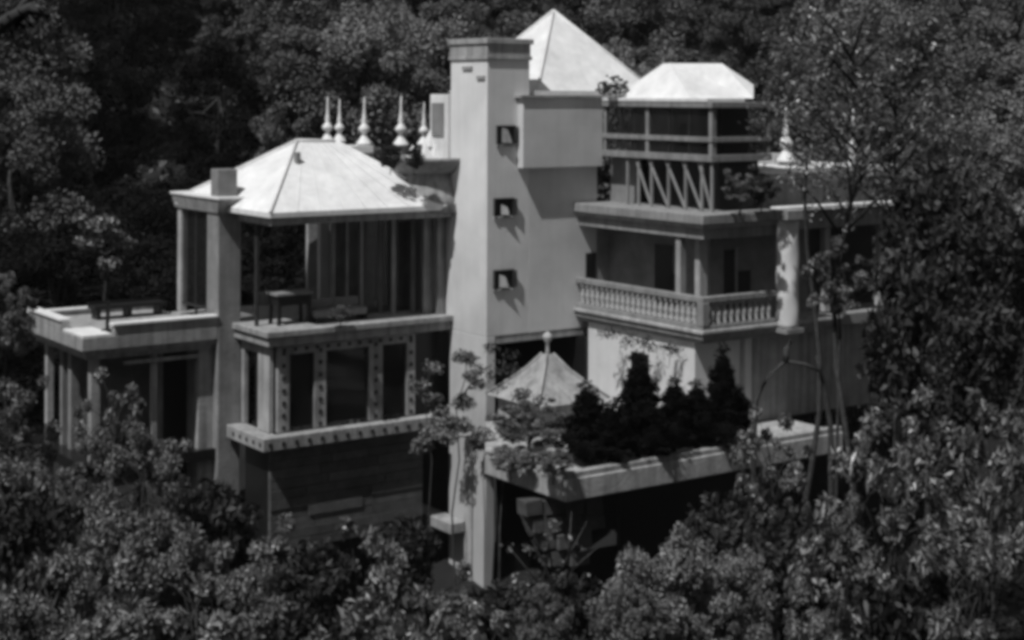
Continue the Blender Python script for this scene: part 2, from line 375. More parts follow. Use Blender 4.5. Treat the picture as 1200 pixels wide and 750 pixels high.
# --- left terrace wing
LU = -10.45; LV = 8.6; FV = 3.94
pp = B('roof_terrace_slab', 'conc', (LU, PU0-0.003, FV, LV, -6.99, -6.62), bevel=0.02)
B('terrace_parapet', 'conc', (LU+0.9, PU0-0.003, FV, FV+0.22, -6.62, -6.36), (LU, PU0+0.1, LV-0.22, LV, -6.62, -6.48),
  (LU, LU+0.22, FV+1.6, LV-0.22, -6.62, -6.36), bevel=0.01)
B('parapet_coping', 'roof', (LU+0.85, PU0-0.003, FV-0.05, FV+0.27, -6.36, -6.29), (LU-0.05, PU0+0.1, LV-0.27, LV+0.05, -6.48, -6.42),
  (LU-0.05, LU+0.27, FV+1.6, LV-0.28, -6.36, -6.29), bevel=0.01)
B('corner_coping', 'roof', (LU+0.02, LU+0.84, FV+0.02, FV+1.58, -6.619, -6.56), bevel=0.01)
B('cornice', 'conc', (LU+0.1, PU0-0.003, FV+0.1, LV-0.1, -7.12, -6.993), (LU+0.22, PU0-0.003, FV+0.22, LV-0.22, -7.26, -7.121))
for (u, v, wd, mm) in ((LU+0.4, LV-0.7, .2, 'conc2'), (LU+0.4, FV+0.4, .26, 'conc'), (uat(178, FV+0.5), FV+0.4, .16, 'conc2'),
                  (uat(188, FV+1.2), FV+1.2, .12, 'dim'), (PU0-0.45, FV+0.3, .26, 'conc'), (LU+0.5, 6.2, .25, 'dim')):
    B('wing_post', mm, (u, u+wd, v, v+wd, -11.5, -7.262), bevel=0.01)
B('wing_rear_wall', 'dim', (LU+0.5, PU0, 6.9, 7.1, -11.5, -7.262))
B('wing_inner_wall', 'deep_shade', (uat(190, 5.6), PU0, 5.6, 5.7, -11.5, -7.262))
B('wing_wall', 'conc', (PU0-0.2, PU0+0.0, FV+0.3, LV-0.3, -11.5, -7.262))
B('wing_floor', 'deep_shade', (LU+0.1, PU0, FV+0.1, LV, -10.4, -10.1))  # near-black so the floor looks shaded
for v, pl in ((7.3, 0.5),):
    B('beam', 'conc', (LU+1.3, PU0-0.3, FV+0.28, FV+0.4, -7.5, -7.4))

# --- flat roof behind with finials
B('rear_roof', 'conc2', (-0.9, -0.01, 7.3, 8.7, -6.6, -1.9))
B('rear_roof_slab', 'roof', (uat(401, 6.4), -0.01, 6.4, 7.5, -1.9, -1.68), bevel=0.01)
fprof = [(0.22, 0), (0.20, 0.05), (0.10, 0.22), (0.05, 0.32), (0.09, 0.38), (0.15, 0.46), (0.15, 0.52), (0.08, 0.62), (0.05, 0.68),
         (0.075, 0.76), (0.05, 0.86), (0.04, 1.0), (0.025, 1.25), (0.01, 1.5)]
fin = MB().lathe((0, 0, 0), fprof, 10).mesh('finial', M['roof'], True)
def finial(px, v, pytop, hpx, name='finial', ms=None):
    u = uat(px, v); Yd = wpos(u, v).y; ztop = zat(pytop, u, v); hh = hpx/F*Yd
    B('plinth', 'conc2', (u-0.15, u+0.15, v-0.15, v+0.15, ztop-hh-1.2, ztop-hh-0.002))
    share(fin, name, villa, (u, v, ztop-hh), scale=(1.2*hh/1.5,)*2+(hh/1.5,))
for px, v, yt, hp in ((384, 9.0, 114, 54), (398, 8.6, 117, 50), (427, 6.9, 114, 56), (470, 6.7, 113, 58), (497, 6.3, 120, 50)): finial(px, v, yt, hp)
# small gabled caps and a bent bar beside the tower
gc = MB()
for (px, pyb, w_, hgt, v) in ((484, 190, 0.24, 0.50, 2.6), (499, 192, 0.26, 0.62, 2.5), (511, 190, 0.24, 0.6, 2.6), (506, 172, 0.22, 0.6, 2.9)):
    u = uat(px, v); z = zat(pyb, u, v)
    gc.poly([(u-w_, v-w_, z), (u+w_, v-w_, z), (u+w_, v+w_, z), (u-w_, v+w_, z), (u, v, z+hgt)], [(3, 2, 1, 0), (0, 1, 4), (1, 2, 4), (2, 3, 4), (3, 0, 4)])
gc.build('roof_cap', M['roof'], villa)
# bowl planter beside the tower; grey drum below added for the roof's shaded patch
tv = 2.75; tu = uat(506, tv)
def tz(py): return zat(py, tu, tv-1)
MB().lathe((tu, tv, 0), [(1.22, tz(249)), (1.05, tz(228)), (0.86, tz(208)), (0.84, tz(200))], 24).build('roof_shade_drum', M['conc'], villa, smooth=True)
MB().lathe((tu, tv, 0), [(0.95, tz(204)), (1.20, tz(197)), (1.38, tz(189)), (1.38, tz(185)), (1.25, tz(186)), (1.1, tz(192))], 24).build('curved_planter', M['pier'], villa, smooth=True)

# --- right balcony
GU, GV = 3.21, -5.63; GE = 8.6
B('balcony_slab', 'slab', (GU, GE, GV, 0.0, -6.62, -6.46), bevel=0.02)
B('slab_moulding', 'conc2', (GU-0.07, GE, GV-0.07, -0.003, -6.46, -6.36), bevel=0.02)
B('slab_moulding', 'slab', (GU+0.1, GE, GV+0.1, -0.003, -6.74, -6.621), bevel=0.02)
bals = B('balustrade', 'slab', (GU, GU+0.2, GV, -0.01, -5.62, -5.47), (GU+0.2, 5.96, GV, GV+0.2, -5.62, -5.47),
         (GU, GU+0.2, GV, -0.01, -6.36, -6.24), (GU+0.2, 5.96, GV, GV+0.2, -6.36, -6.24),
         (GU-0.02, GU+0.22, GV-0.02, GV+0.22, -6.24, -5.621), bevel=0.012)
bprof = [(0.075, 0), (0.075, 0.05), (0.045, 0.08), (0.085, 0.22), (0.085, 0.30), (0.04, 0.46), (0.05, 0.50), (0.075, 0.53), (0.075, 0.62)]
bme = MB().lathe((0, 0, 0), bprof, 8).mesh('baluster', M['conc2'], True)
v = GV+0.42
while v < -0.1: share(bme, 'baluster', bals, (GU+0.1, v, -6.24)); v += 0.235
u = GU+0.42
while u < 5.9: share(bme, 'baluster', bals, (u, GV+0.1, -6.24)); u += 0.235
# roof slab of the balcony
B('balcony_roof', 'slab', (GU+0.12, 6.3, GV+0.12, -0.003, -3.92, -3.62), bevel=0.015)
B('roof_cornice', 'conc2', (GU+0.02, 6.32, GV+0.02, -0.003, -3.62, -3.50), bevel=0.02)
B('roof_cornice', 'slab', (GU-0.08, 6.36, GV-0.08, -0.003, -3.50, -3.24), bevel=0.02)
# carved round column
cme = MB(); n = 20; cu_, cv_ = uat(923, -5.75), -5.78; prof = []
for i in range(26):
    z = -6.5+i*3.05/25; prof.append((0.31, z))
base_i = 0
for k, (r, z) in enumerate(prof):
    for j in range(n):
        a = 2*math.pi*j/n; rr = r*(1+0.04*math.sin(a*4+z*3.1)+0.03*math.sin(a*3-z*5))
        cme.v.append((cu_+rr*math.cos(a), cv_+rr*math.sin(a), z))
for i in range(25):
    for j in range(n): a = i*n+j; b = i*n+(j+1) % n; cme.f.append((a, b, b+n, a+n))
cme.f.append(tuple(range(n))[::-1]); cme.f.append(tuple(25*n+j for j in range(n)))
cme.build('carved_column', M['white'], villa, smooth=True)
B('column_base', 'slab', (cu_-0.33, cu_+0.33, cv_-0.33, -5.55, -6.62, -6.5)); B('column_capital', 'slab', (cu_-0.4, cu_+0.4, cv_-0.4, cv_+0.4, -3.45, -3.2))
# recessed walls of the balcony storey
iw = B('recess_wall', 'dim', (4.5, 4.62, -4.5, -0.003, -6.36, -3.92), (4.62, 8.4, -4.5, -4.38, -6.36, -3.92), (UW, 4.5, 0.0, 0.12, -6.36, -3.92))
B('window', 'black', (3.60, 3.98, -0.03, -0.004, zat(328, 3.7, 0), zat(296, 3.7, 0)))
def vd(p, u): return vat(p, u)
for a, b, y0, y1, mm in ((768, 788, 285, 390, 'black'), (790, 797, 320, 390, 'black')):
    B('doorway', mm, (4.46, 4.497, vd(a, 4.46), vd(b, 4.46), -6.36, zat(y0, 4.5, vd(a, 4.46))))
for a, b, y0, mm in ((850, 862, 292, 'black'), (866, 880, 318, 'black'), (861, 865, 290, 'conc')):
    B('doorway', mm, (uat(a, -4.52), uat(b, -4.52), -4.54, -4.502, -6.36, zat(y0, 5, -4.5)))
B('balcony_post', 'conc2', (uat(819, -4.9), uat(829, -4.9), -4.95, -4.75, -6.36, -3.921), bevel=0.02)
B('balcony_post', 'conc', (uat(793, -4.2)-0.1, uat(793, -4.2)+0.1, -4.5, -4.3, -5.5, -3.921))
# lower storey wall under the balcony
lw = B('lower_wall', 'wall', (3.4, 3.6, -5.1, -0.4, -9.2, -6.742), (3.6, 5.7, -5.1, -4.9, -9.2, -6.742), bevel=0.01)
B('lower_wall', 'conc', (5.7, 10.5, -5.0, -4.85, -9.2, -6.742))
B('wall_pilaster', 'conc', (5.1, 5.22, -5.16, -5.102, -9.2, -6.742), (5.55, 5.7, -5.16, -5.102, -9.2, -6.742))
B('arched_niche', 'deep_shade', (3.36, 3.399, vat(762, 3.4), vat(742, 3.4), -9.2, -7.35))
B('room_wall', 'deep_shade', (0.32, 3.4, 3.8, 3.9, -9.6, -7.2), (3.3, 3.398, -0.39, 3.8, -9.6, -7.2))

# --- rooftop pavilion storey
QU, QV, QE = 4.02, -5.09, 6.24
B('pavilion_floor', 'pier', (QU, QE, QV, -0.3, -1.84, -1.70), bevel=0.01)
B('pavilion_rail', 'pier', (QU-0.03, QU+0.05, QV-0.03, -0.29, -1.31, -1.17), (QU+0.05, QE+0.02, QV-0.03, QV+0.05, -1.31, -1.17), bevel=0.01)
B('pavilion_rail', 'pier', (QU-0.05, QU-0.003, QV-0.05, -0.29, -1.85, -1.66), (QU-0.003, QE+0.02, QV-0.05, QV-0.003, -1.85, -1.66), bevel=0.01)
B('pavilion_fascia', 'pier', (QU-0.08, QE+0.08, QV-0.08, -0.29, -0.36, -0.20), bevel=0.01)
B('fascia_coping', 'roof', (QU-0.10, QE-0.9, QV+0.1, -0.35, -0.2, -0.10), bevel=0.01)
for (u, v, wd) in ((QU, QV, .15), (QE-0.1, QV, .08), (QU, vat(760, QU), .13), (QU, -0.42, .1)):
    B('pavilion_post', 'pier', (u, u+wd, v, v+wd, -1.70, -0.361))
vv = (QV+0.15, vat(760, QU), -0.42)
for a, b in zip(vv[:-1], vv[1:]):
    g_ = B('pavilion_glazing', 'glass', (QU+0.05, QU+0.06, a, b, -1.70, -0.361))
    for k in range(1, 3): q = a+(b-a)*k/3; B('glazing_bar', 'dark', (QU+0.03, QU+0.08, q-0.02, q+0.02, -1.70, -0.361), parent=g_)
B('pavilion_glazing', 'glass', (QU+0.15, QE-0.1, QV+0.05, QV+0.06, -1.70, -0.361))
B('pavilion_rear_wall', 'deep_shade', (QU+1.2, QU+1.3, -4.2, -0.3, -1.70, -0.361), (QU+1.3, QE, -4.2, -4.1, -1.70, -0.361))
B('pavilion_curtain', 'dim', (QU+0.9, QU+0.95, -2.4, -1.5, -1.70, -0.4), (QU+0.9, QU+0.95, -1.2, -0.5, -1.70, -0.4))
# its hipped roof: ridge runs along the front
u0, u1, va, vb = QU+0.05, QE+0.55, QV+0.15, -0.6
zt_, zb_ = zat(73, 5.2, -3), -0.10
pr2 = MB()
pu0, pv0 = uat(737, -1.2), -1.2
e = [(QU+0.0, -0.8, zb_), (QU+0.0, QV+0.9, zb_), (uat(883, QV+0.8), QV+0.8, zb_), (uat(883, QV+0.8)+0.4, -0.8, zb_)]
e2 = [(e[2][0], e[2][1], zat(98, e[2][0], e[2][1])), (e[3][0], e[3][1], zat(98, e[2][0], e[2][1]))]
va_ = -2.55
t1 = (vat(784, QU+0.9) and QU+0.9, vat(784, QU+0.9), zt_); t2 = (uat(846, -3.2), -3.2, zt_)
t3 = (t2[0]+0.2, -2.0, zt_); t4 = (t1[0]+0.3, -1.6, zt_)
pts = e+e2+[t1, t2, t3, t4]
pr2.poly(pts, [(0, 1, 6, 9), (1, 2, 4, 7, 6), (2, 3, 5, 4), (4, 5, 8, 7), (6, 7, 8, 9), (3, 0, 9, 8, 5)])
pr2.build('pavilion_roof', M['roof'], villa)
# lattice braces under it, between balcony roof and pavilion floor
zz0, zz1 = -3.235, -1.86
ks = [735, 748, 763, 783, 803, 822, 834]
for i, px in enumerate(ks):
    v = vat(px, QU+0.02) if px < 834 else QV+0.06
    MB().bar((QU+0.06, v, zz0), (QU+0.06, v, zz1), 0.07).build('lattice_post', M['slab'], villa)
    if i >= 2:
        vp = vat(ks[i-1]-4, QU+0.02)
        MB().bar((QU+0.06, v, zz0), (QU+0.06, vp, zz1), 0.055).build('lattice_brace', M['slab'], villa)
B('lattice_wall', 'deep_shade', (QU+0.75, QU+0.85, -4.6, 0.0, -3.235, -1.85), (QU+0.85, QE, -4.6, -4.5, -3.235, -1.85))
B('lattice_wall', 'dim', (QU+0.45, QU+0.50, -1.3, -0.1, -3.235, -1.85))

# --- right wing
WU0, WU1 = 6.33, uat(1062, -5.2)
B('wing_roof', 'slab', (WU0, WU1, -5.2, 2.0, -3.85, -3.30), bevel=0.02)
B('wing_roof_edge', 'roof', (WU0, WU1+0.3, -5.4, -5.0, -3.30, -3.17), bevel=0.02)
B('upper_block', 'slab', (WU0-0.1, uat(1040, -4.5), -4.5, 2.0, -3.3, -2.42)); B('upper_block_edge', 'conc2', (WU0-0.1, uat(1045, -4.6), -4.6, 2.0, -2.42, -2.30))
B('upper_block_edge', 'roof', (WU0-0.1, uat(1040, -4.7), -4.7, 2.0, -2.27, -2.12), bevel=0.02)
for px in (940, 966, 998, 1025): u = uat(px, -4.5); B('block_pilaster', 'slab', (u, u+0.16, -4.56, -4.502, -3.16, -2.42))
B('roof_hatch', 'conc2', (uat(916, -3), uat(950, -3), -3, -2, -2.12, -1.80))
finial(1000, -3.6, 125, 66); finial(921, -3.2, 120, 68)
for px in (968, 1032): u = uat(px, -5.1); B('wing_post', 'conc2', (u, u+0.2, -5.1, -4.9, -6.3, -3.851))
B('wing_rear_wall', 'deep_shade', (6.3, WU1, -3.9, -3.8, -9.2, -3.851))
B('wing_floor', 'slab', (8.6, WU1, -5.3, -0.5, -6.7, -6.4)); B('wing_end_wall', 'slab', (WU1-0.2, WU1, -3.8, 1.9, -9.2, -3.851))
B('wing_end_post', 'slab', (8.45, 8.75, -5.66, -5.4, -6.36, -5.5))

# --- lower terrace slab
CU, CV = -2.68, -7.3; Q = (-2.68, -3.88); TE = uat(990, CV)
ter = MB().prism([(CU, CV), (TE, CV), (TE, -0.4), (3.4, -0.4), (0.33, -0.02), (0.3, -0.02), (0.0, -0.02), Q], -9.76, -9.22)
ter.build('terrace_slab', M['conc2'], villa, bevel=0.03)
B('terrace_curb', 'conc', (CU+0.05, TE, CV+0.05, CV+0.28, -9.22, -9.08), (CU+0.05, CU+0.28, CV+0.28, Q[1]-0.2, -9.22, -9.08), bevel=0.02)
B('under_wall', 'deep_shade', (CU+3.2, TE, CV+1.8, CV+2.0, -14.8, -9.77))  # near-black colour holds the shade under the terrace
B('under_wall', 'deep_shade', (0.32, 3.0, 0.3, 0.4, -14.8, -9.25))
# broken retaining wall beneath, rough stone blocks falling away to the right
x0 = uat(612, -6.4); rb = random.Random(9)
rw = thing('broken_wall', 'low broken wall of pale stone blocks in the dark under the terrace corner', 'wall', wpos(x0, -6.2).to_3d(), math.atan2(BU.y, BU.x))
for row in range(4):
    zz = -9.80-row*0.42; a0 = 0.15+row*0.25; k_ = a0
    while k_ < 2.2-0.05*row:
        wl = rb.uniform(0.4, 0.7); dd = rb.uniform(0, 0.1)
        q = [(k_, -0.2-dd, zz-0.40-0.12*k_), (k_+wl-0.03, -0.2-dd, zz-0.42-0.12*k_), (k_+wl-0.03, 0.15, zz-0.42-0.12*k_), (k_, 0.15, zz-0.40-0.12*k_)]
        q += [(x, y+0.03, z+0.37+rb.uniform(-.03, .03)) for x, y, z in q]
        MB().poly(q, [(3, 2, 1, 0), (4, 5, 6, 7), (0, 1, 5, 4), (1, 2, 6, 5), (2, 3, 7, 6), (3, 0, 4, 7)]).build('stone', M['board'], rw, bevel=0.02)
        k_ += wl
B('landing', 'conc', (-0.6, -0.02, 0.9, 4.6, -12.75, -12.45), bevel=0.02)

# ------------------------------------------------------------------ small pavilion on the terrace
gp_uv = wpos(0.52, -2.25)
gp = thing('garden_pavilion', 'small white garden shrine with curved pointed roof and spike finial, under the tower wall', 'pavilion', (gp_uv.x, gp_uv.y, -9.22), math.atan2(BU.y, BU.x))
h = 1.0; m = MB(); levels = [(1.12, 0.85), (0.78, 1.18), (0.40, 1.58), (0.10, 2.02)]
for s_, z in levels:
    for sx, sy in ((-1, -1), (1, -1), (1, 1), (-1, 1)): m.v.append((sx*s_*1.08, sy*s_*1.08, z))
for i in range(3):
    for j in range(4): a = 4*i+j; b = 4*i+(j+1) % 4; m.f.append((a, b, b+4, a+4))
m.f += [(3, 2, 1, 0), (12, 13, 14, 15)]
m.build('pointed_roof', M['conc'], gp)
MB().box(-0.98, 0.98, -0.98, 0.98, 0, 0.849).build('body', M['conc'], gp, bevel=0.01)
MB().lathe((0, 0, 1.98), [(0.09, 0), (0.05, 0.15), (0.05, 0.35), (0.14, 0.48), (0.14, 0.56), (0.03, 0.66)], 8).build('finial', M['conc2'], gp, smooth=True)
for sx, sy in ((-1, -1), (-1, 1), (1, -1)):
    MB().tube([(sx*s_*1.1, sy*s_*1.1, z+0.03) for s_, z in levels], [0.035]*4, 6).build('roof_rib', M['conc2'], gp, smooth=True)

# ------------------------------------------------------------------ furniture
p = wpos(uat(341, 2.9), 2.9)
tb = thing('table', 'dark square table with a pale top on the upper left veranda, before the open side', 'table', (p.x, p.y, -6.55), math.atan2(BU.y, BU.x))
MB().box(-0.58, 0.58, -0.35, 0.35, 0.84, 0.90).build('tabletop', M['dim'], tb)
MB().box(-0.52, 0.52, -0.3, 0.3, 0.55, 0.839).build('apron', M['black'], tb)
for sx in (-1, 1):
    for sy in (-1, 1): MB().bar((sx*0.48, sy*0.27, 0), (sx*0.46, sy*0.25, 0.56), 0.09).build('leg', M['black'], tb)
for q, lab in ((375, 'grey low lounge seat right of the dark table on the upper veranda'), (405, 'grey low lounge seat by the curtains on the upper veranda')):
    p = wpos(uat(q+6, 2.7), 2.7)
    ls = thing('lounge_seat', lab, 'seat', (p.x, p.y, -6.55), math.atan2(BU.y, BU.x), 'lounge seats on the upper veranda')
    MB().box(-0.42, 0.42, -0.3, 0.35, 0.16, 0.36).build('seat', M['dim'], ls, bevel=0.04)
    MB().box(-0.42, 0.42, 0.22, 0.38, 0.361, 0.62).build('backrest', M['dim'], ls, bevel=0.04)
    for sx in (-1, 1): MB().box(sx*0.4-0.04, sx*0.4+0.04, -0.25, 0.3, 0, 0.159).build('leg', M['black'], ls)
p = wpos(-7.9, 7.2)
bn = thing('bench', 'long dark bench on the flat roof of the low left wing', 'bench', (p.x, p.y, -6.62), math.atan2(BU.y, BU.x))
MB().box(-1.1, 1.1, -0.3, 0.3, 0.30, 0.40).build('seat', M['black'], bn)
MB().box(-1.1, 1.1, 0.26, 0.34, 0.401, 0.46).build('backrest', M['black'], bn)
for sx in (-1, 0, 1): MB().box(sx*0.95-0.05, sx*0.95+0.05, -0.25, 0.25, 0, 0.299).build('leg', M['black'], bn)
p = wpos(LU+0.95, 4.6)
pt = thing('pole', 'short dark pole standing at the corner of the left roof terrace', 'pole', (p.x, p.y, -6.62))
MB().bar((0, 0, 0), (0.02, 0, 0.85), 0.09).build('shaft', M['black'], pt); MB().box(-0.14, 0.14, -0.14, 0.14, 0, 0.08).build('foot', M['black'], pt)

# ------------------------------------------------------------------ vegetation
def leaf_arrays(rng, cen, L, W, up=0.3, outward=None, droop=0.0):
    n = len(cen)
    d = rng.normal(size=(n, 3)); d[:, 2] -= droop
    if outward is not None: d += outward*0.8
    d /= np.linalg.norm(d, axis=1)[:, None]+1e-9
    nr = rng.normal(size=(n, 3)); nr[:, 2] += up*3
    s = np.cross(d, nr); s /= np.linalg.norm(s, axis=1)[:, None]+1e-9
    nn = np.cross(s, d)
    l = (L*rng.uniform(0.35, 1.0, n)**1.5*1.75)[:, None]; w_ = (W*rng.uniform(0.7, 1.25, n))[:, None]
    a = cen-d*l*0.5; b = cen+s*w_*0.5+nn*l*0.06; c = cen+d*l*0.5-nn*l*0.05; e = cen-s*w_*0.5+nn*l*0.06
    return np.stack([a, b, c, e], 1).reshape(-1, 3)
def leaf_mesh(name, verts, m):
    me = bpy.data.meshes.new(name); nv = len(verts); nf = nv//4
    me.vertices.add(nv); me.vertices.foreach_set('co', verts.astype(np.float32).ravel())
    me.loops.add(nv); me.loops.foreach_set('vertex_index', np.arange(nv, dtype=np.int32))
    me.polygons.add(nf); me.polygons.foreach_set('loop_start', np.arange(0, nv, 4, dtype=np.int32))
    me.polygons.foreach_set('loop_total', np.full(nf, 4, dtype=np.int32))
    me.materials.append(m); me.update(calc_edges=True); me.validate(); return me

def plant(seed, H, Rx, Rz, cz, clumps, per, L, W, leafm, barkm, trunk=0.12, shell=0.6, csize=0.28, droop=0.0, limbs=True, cone=0.0, lean=0.0, flat=0.75):
    """a tapered trunk with limbs reaching into leaf clumps; H total height, crown centre cz, radii Rx, Rz"""
    rng = np.random.default_rng(seed)
    d = rng.normal(size=(clumps, 3)); d /= np.linalg.norm(d, axis=1)[:, None]
    r = rng.uniform(shell**3, 1, clumps)**(1/3)*rng.uniform(0.75, 1.1, clumps)
    C = d*r[:, None]*np.array([Rx, Rx, Rz]); C[:, 2] += cz
    if cone > 0:
        t = np.clip((C[:, 2]-(cz-Rz))/(2*Rz), 0, 1); C[:, :2] *= (1-cone*t)[:, None]
    C[:, 0] += lean*(C[:, 2]/H)**1.5*H
    vs = []
    for i in range(clumps):
        cs = csize*Rx*rng.uniform(0.55, 1.3); n = int(per*rng.uniform(0.5, 1.5))
        q = rng.normal(size=(n, 3)); q /= np.linalg.norm(q, axis=1)[:, None]
        q = q*(rng.uniform(0.15, 1, n)**0.5)[:, None]
        vs.append(leaf_arrays(rng, C[i]+q*cs*np.array([1, 1, flat]), L, W, outward=q, droop=droop))
    crown = leaf_mesh('crown', np.concatenate(vs), leafm)
    m = MB(); k = 6
    path = [Vector((lean*(cz*i/k/H)**1.5*H+0.04*H*math.sin(i*1.3+seed)*0.3, 0.03*H*math.sin(i*1.7+seed*2)*0.3, cz*1.15*i/k)) for i in range(k+1)]
    m.tube(path, [trunk*(1.25 if i == 0 else 1)*(1-0.72*i/k) for i in range(k+1)], 7)
    if limbs:
        for i in range(0, clumps, max(1, clumps//28)):
            j = rng.integers(2, k+1); a = path[j]; b = Vector(C[i]); mid = a.lerp(b, 0.5)+Vector((0, 0, 0.10*(b-a).length))
            m.tube([a, mid, b], [trunk*0.32, trunk*0.2, trunk*0.06], 5)
    return crown, m.mesh('trunk', barkm, True)

def put(proto, name, label, cat, loc, scale=1.0, rz=0.0, group=None, sz=None):
    t = thing(name, label, cat, loc, rz, group); sz = sz or scale
    a = bpy.data.objects.new('crown', proto[0]); b = bpy.data.objects.new('trunk', proto[1])
    for o in (a, b): COL.objects.link(o); o.parent = t
    t.scale = (scale, scale, sz)
    return t

rr_ = random.Random(11)
FAR = [plant(1, 13, 3.6, 5.0, 8.2, 80, 480, 0.20, 0.13, M['far'], M['bark'], 0.28),
       plant(2, 14, 3.0, 6.0, 8.5, 80, 480, 0.19, 0.12, M['far'], M['bark'], 0.26, cone=0.5),
       plant(3, 12, 4.2, 4.2, 8.0, 70, 480, 0.20, 0.13, M['farpale'], M['bark'], 0.28),
       plant(4, 13, 3.4, 5.5, 8.0, 75, 420, 0.20, 0.13, M['farshade'], M['bark'], 0.28),
       plant(5, 15, 2.5, 7.0, 8.5, 90, 380, 0.19, 0.11, M['far'], M['palebark'], 0.24, cone=0.75, droop=0.6)]
def far_tree(i, x, y, top, lab=None, grp=True, s=None, cat='tree', name='forest_tree'):
    zg = ground_z(x, y); Hs = [13.2, 14.5, 12.2, 13.5, 15.5][i]; sc = (top-zg)/Hs
    sw = s if s else min(max(sc, 0.7), 1.5)
    return put(FAR[i], name, lab or {2: 'leafy tree with mist toned into its pale crown in the wood behind the villa', 3: 'tree with shade toned into its near-black leaves in the wood behind and left of the tower'}.get(i, 'mid grey leafy tree in the dense wood on the hillside behind the villa'), cat, (x, y, zg-0.2), sw, rr_.uniform(0, 6.28),
        'forest trees on the hillside behind the villa' if grp else None, sz=sc)
# the forest behind, in rows up the hillside
for row, (Y, n, topz) in enumerate(((62, 15, 1.5), (70, 15, 4.5), (79, 16, 7.5), (90, 16, 10.5), (104, 17, 15), (122, 18, 21))):
    for k in range(n):
        px = -120+1440*(k+0.5*(row % 2)+rr_.uniform(-0.25, 0.25))/(n-1)
        y = Y+rr_.uniform(-3, 3); x = (px-600)/F*y
        tz = topz+rr_.uniform(-2.0, 1.5)
        if row == 0 and px < 560: tz = -2.0+rr_.uniform(-1.5, 1.0)
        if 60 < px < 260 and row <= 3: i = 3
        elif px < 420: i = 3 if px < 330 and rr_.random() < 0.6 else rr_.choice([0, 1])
        elif px > 700: i = rr_.choice([0, 1, 2, 4, 2] if row > 1 else [0, 1, 0, 4, 2])  # more pale-toned crowns here imitate mist
        else: i = rr_.choice([0, 1, 4, 0, 4])
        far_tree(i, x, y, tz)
for k in range(16):
    px = -60+k*42; y = 57+rr_.uniform(-1.5, 1.5)
    far_tree(3, (px-600)/F*y, y, rr_.uniform(-5.5, -3.0))
def atp(px, Y): return (px-600)/F*Y
def zpy(py, Y): return -(py-HY)/F*Y
far_tree(2, atp(425, 68), 68, zpy(5, 68), 'pale crowned tree in the forest above the row of roof finials', False, 0.85, name='pale_tree')
far_tree(2, atp(478, 72), 72, zpy(0, 72), 'pale tree just left of the tower top in the forest', False, 0.7, name='pale_tree')
far_tree(2, atp(742, 60), 60, zpy(48, 60), 'pale bushy tree between the pyramid roof and the truncated white roof', False, 0.6, name='pale_tree')
far_tree(0, atp(18, 60), 60, zpy(70, 60), 'grey leafy tree at the upper left edge below the dark branch', False, 0.9, name='leafy_tree')

# mid and near shrubs
NEAR = dict(
    broad=plant(21, 4, 1.5, 1.6, 2.2, 36, 120, 0.17, 0.075, M['leaf'], M['bark'], 0.06, csize=0.17, droop=0.3, shell=0.7),
    broad2=plant(22, 4, 1.6, 1.5, 2.3, 34, 110, 0.19, 0.08, M['leaf'], M['bark'], 0.06, csize=0.18, droop=0.4, shell=0.7),
    fine=plant(23, 4, 1.5, 1.5, 2.3, 46, 300, 0.10, 0.055, M['fine'], M['bark'], 0.06, csize=0.19),
    fine2=plant(24, 4, 1.5, 1.6, 2.3, 46, 300, 0.10, 0.055, M['fine'], M['bark'], 0.06, csize=0.18, shell=0.75),
    pale=plant(25, 4, 1.5, 1.4, 2.4, 85, 200, 0.12, 0.06, M['pale'], M['bark'], 0.06, csize=0.2, shell=0.8),
    dark=plant(26, 4, 1.6, 1.5, 2.3, 60, 80, 0.24, 0.12, M['darkleaf'], M['bark'], 0.06, csize=0.3),
    hedge=plant(28, 3, 1.5, 1.3, 1.5, 70, 90, 0.16, 0.09, M['cyp'], M['bark'], 0.05, csize=0.3, shell=0.3),
    cyp=plant(27, 3, 0.50, 1.5, 1.5, 100, 120, 0.11, 0.05, M['cyp'], M['bark'], 0.05, csize=0.32, cone=0.62, shell=0.1, limbs=False, flat=1.4),
)
NH = dict(broad=3.9, broad2=4.0, fine=3.9, fine2=4.0, pale=3.9, dark=3.9, cyp=3.1, hedge=2.9)
def shrub(kind, px, py_top, Y, wpx, label, name='shrub', cat='shrub', group=None, base=None, sz=None, bot=None):
    if bot: base = zpy(bot, Y)
    x = atp(px, Y); zt_ = zpy(py_top, Y); wm = wpx/F*Y; s = wm/(3.3 if kind != 'cyp' else 1.0)
    H = NH[kind]
    if base is None:
        zg = ground_z(x, Y)
        sz_ = sz or max(s, (zt_-zg)/H)
        if sz_ > s*1.6: sz_ = s*1.6
        zb = zt_-H*sz_
        t = put(NEAR[kind], name, label, cat, (x, Y, zb), s, rr_.uniform(0, 6.28), group, sz=sz_)
        if zb > zg:                                   # bare lower stem down to the slope
            st = MB().tube([(0, 0, (zg-zb-0.3)/sz_), (0.05, 0, (zg-zb)/sz_*0.5), (0, 0, 0.05)], [0.10, 0.09, 0.075], 7).build('stem', M['bark'], t)
    else:
        t = put(NEAR[kind], name, label, cat, (x, Y, base), s, rr_.uniform(0, 6.28), group, sz=(zt_-base)/H)
        if bot:
            zg = ground_z(x, Y); k_ = (zt_-base)/H
            MB().tube([(0, 0, (zg-base-0.2)/k_), (0.12, 0.1, (zg-base)/k_*0.5), (0, 0, 0.05)], [0.08, 0.07, 0.06], 7).build('stem', M['bark'], t)
    return t

S_ = shrub
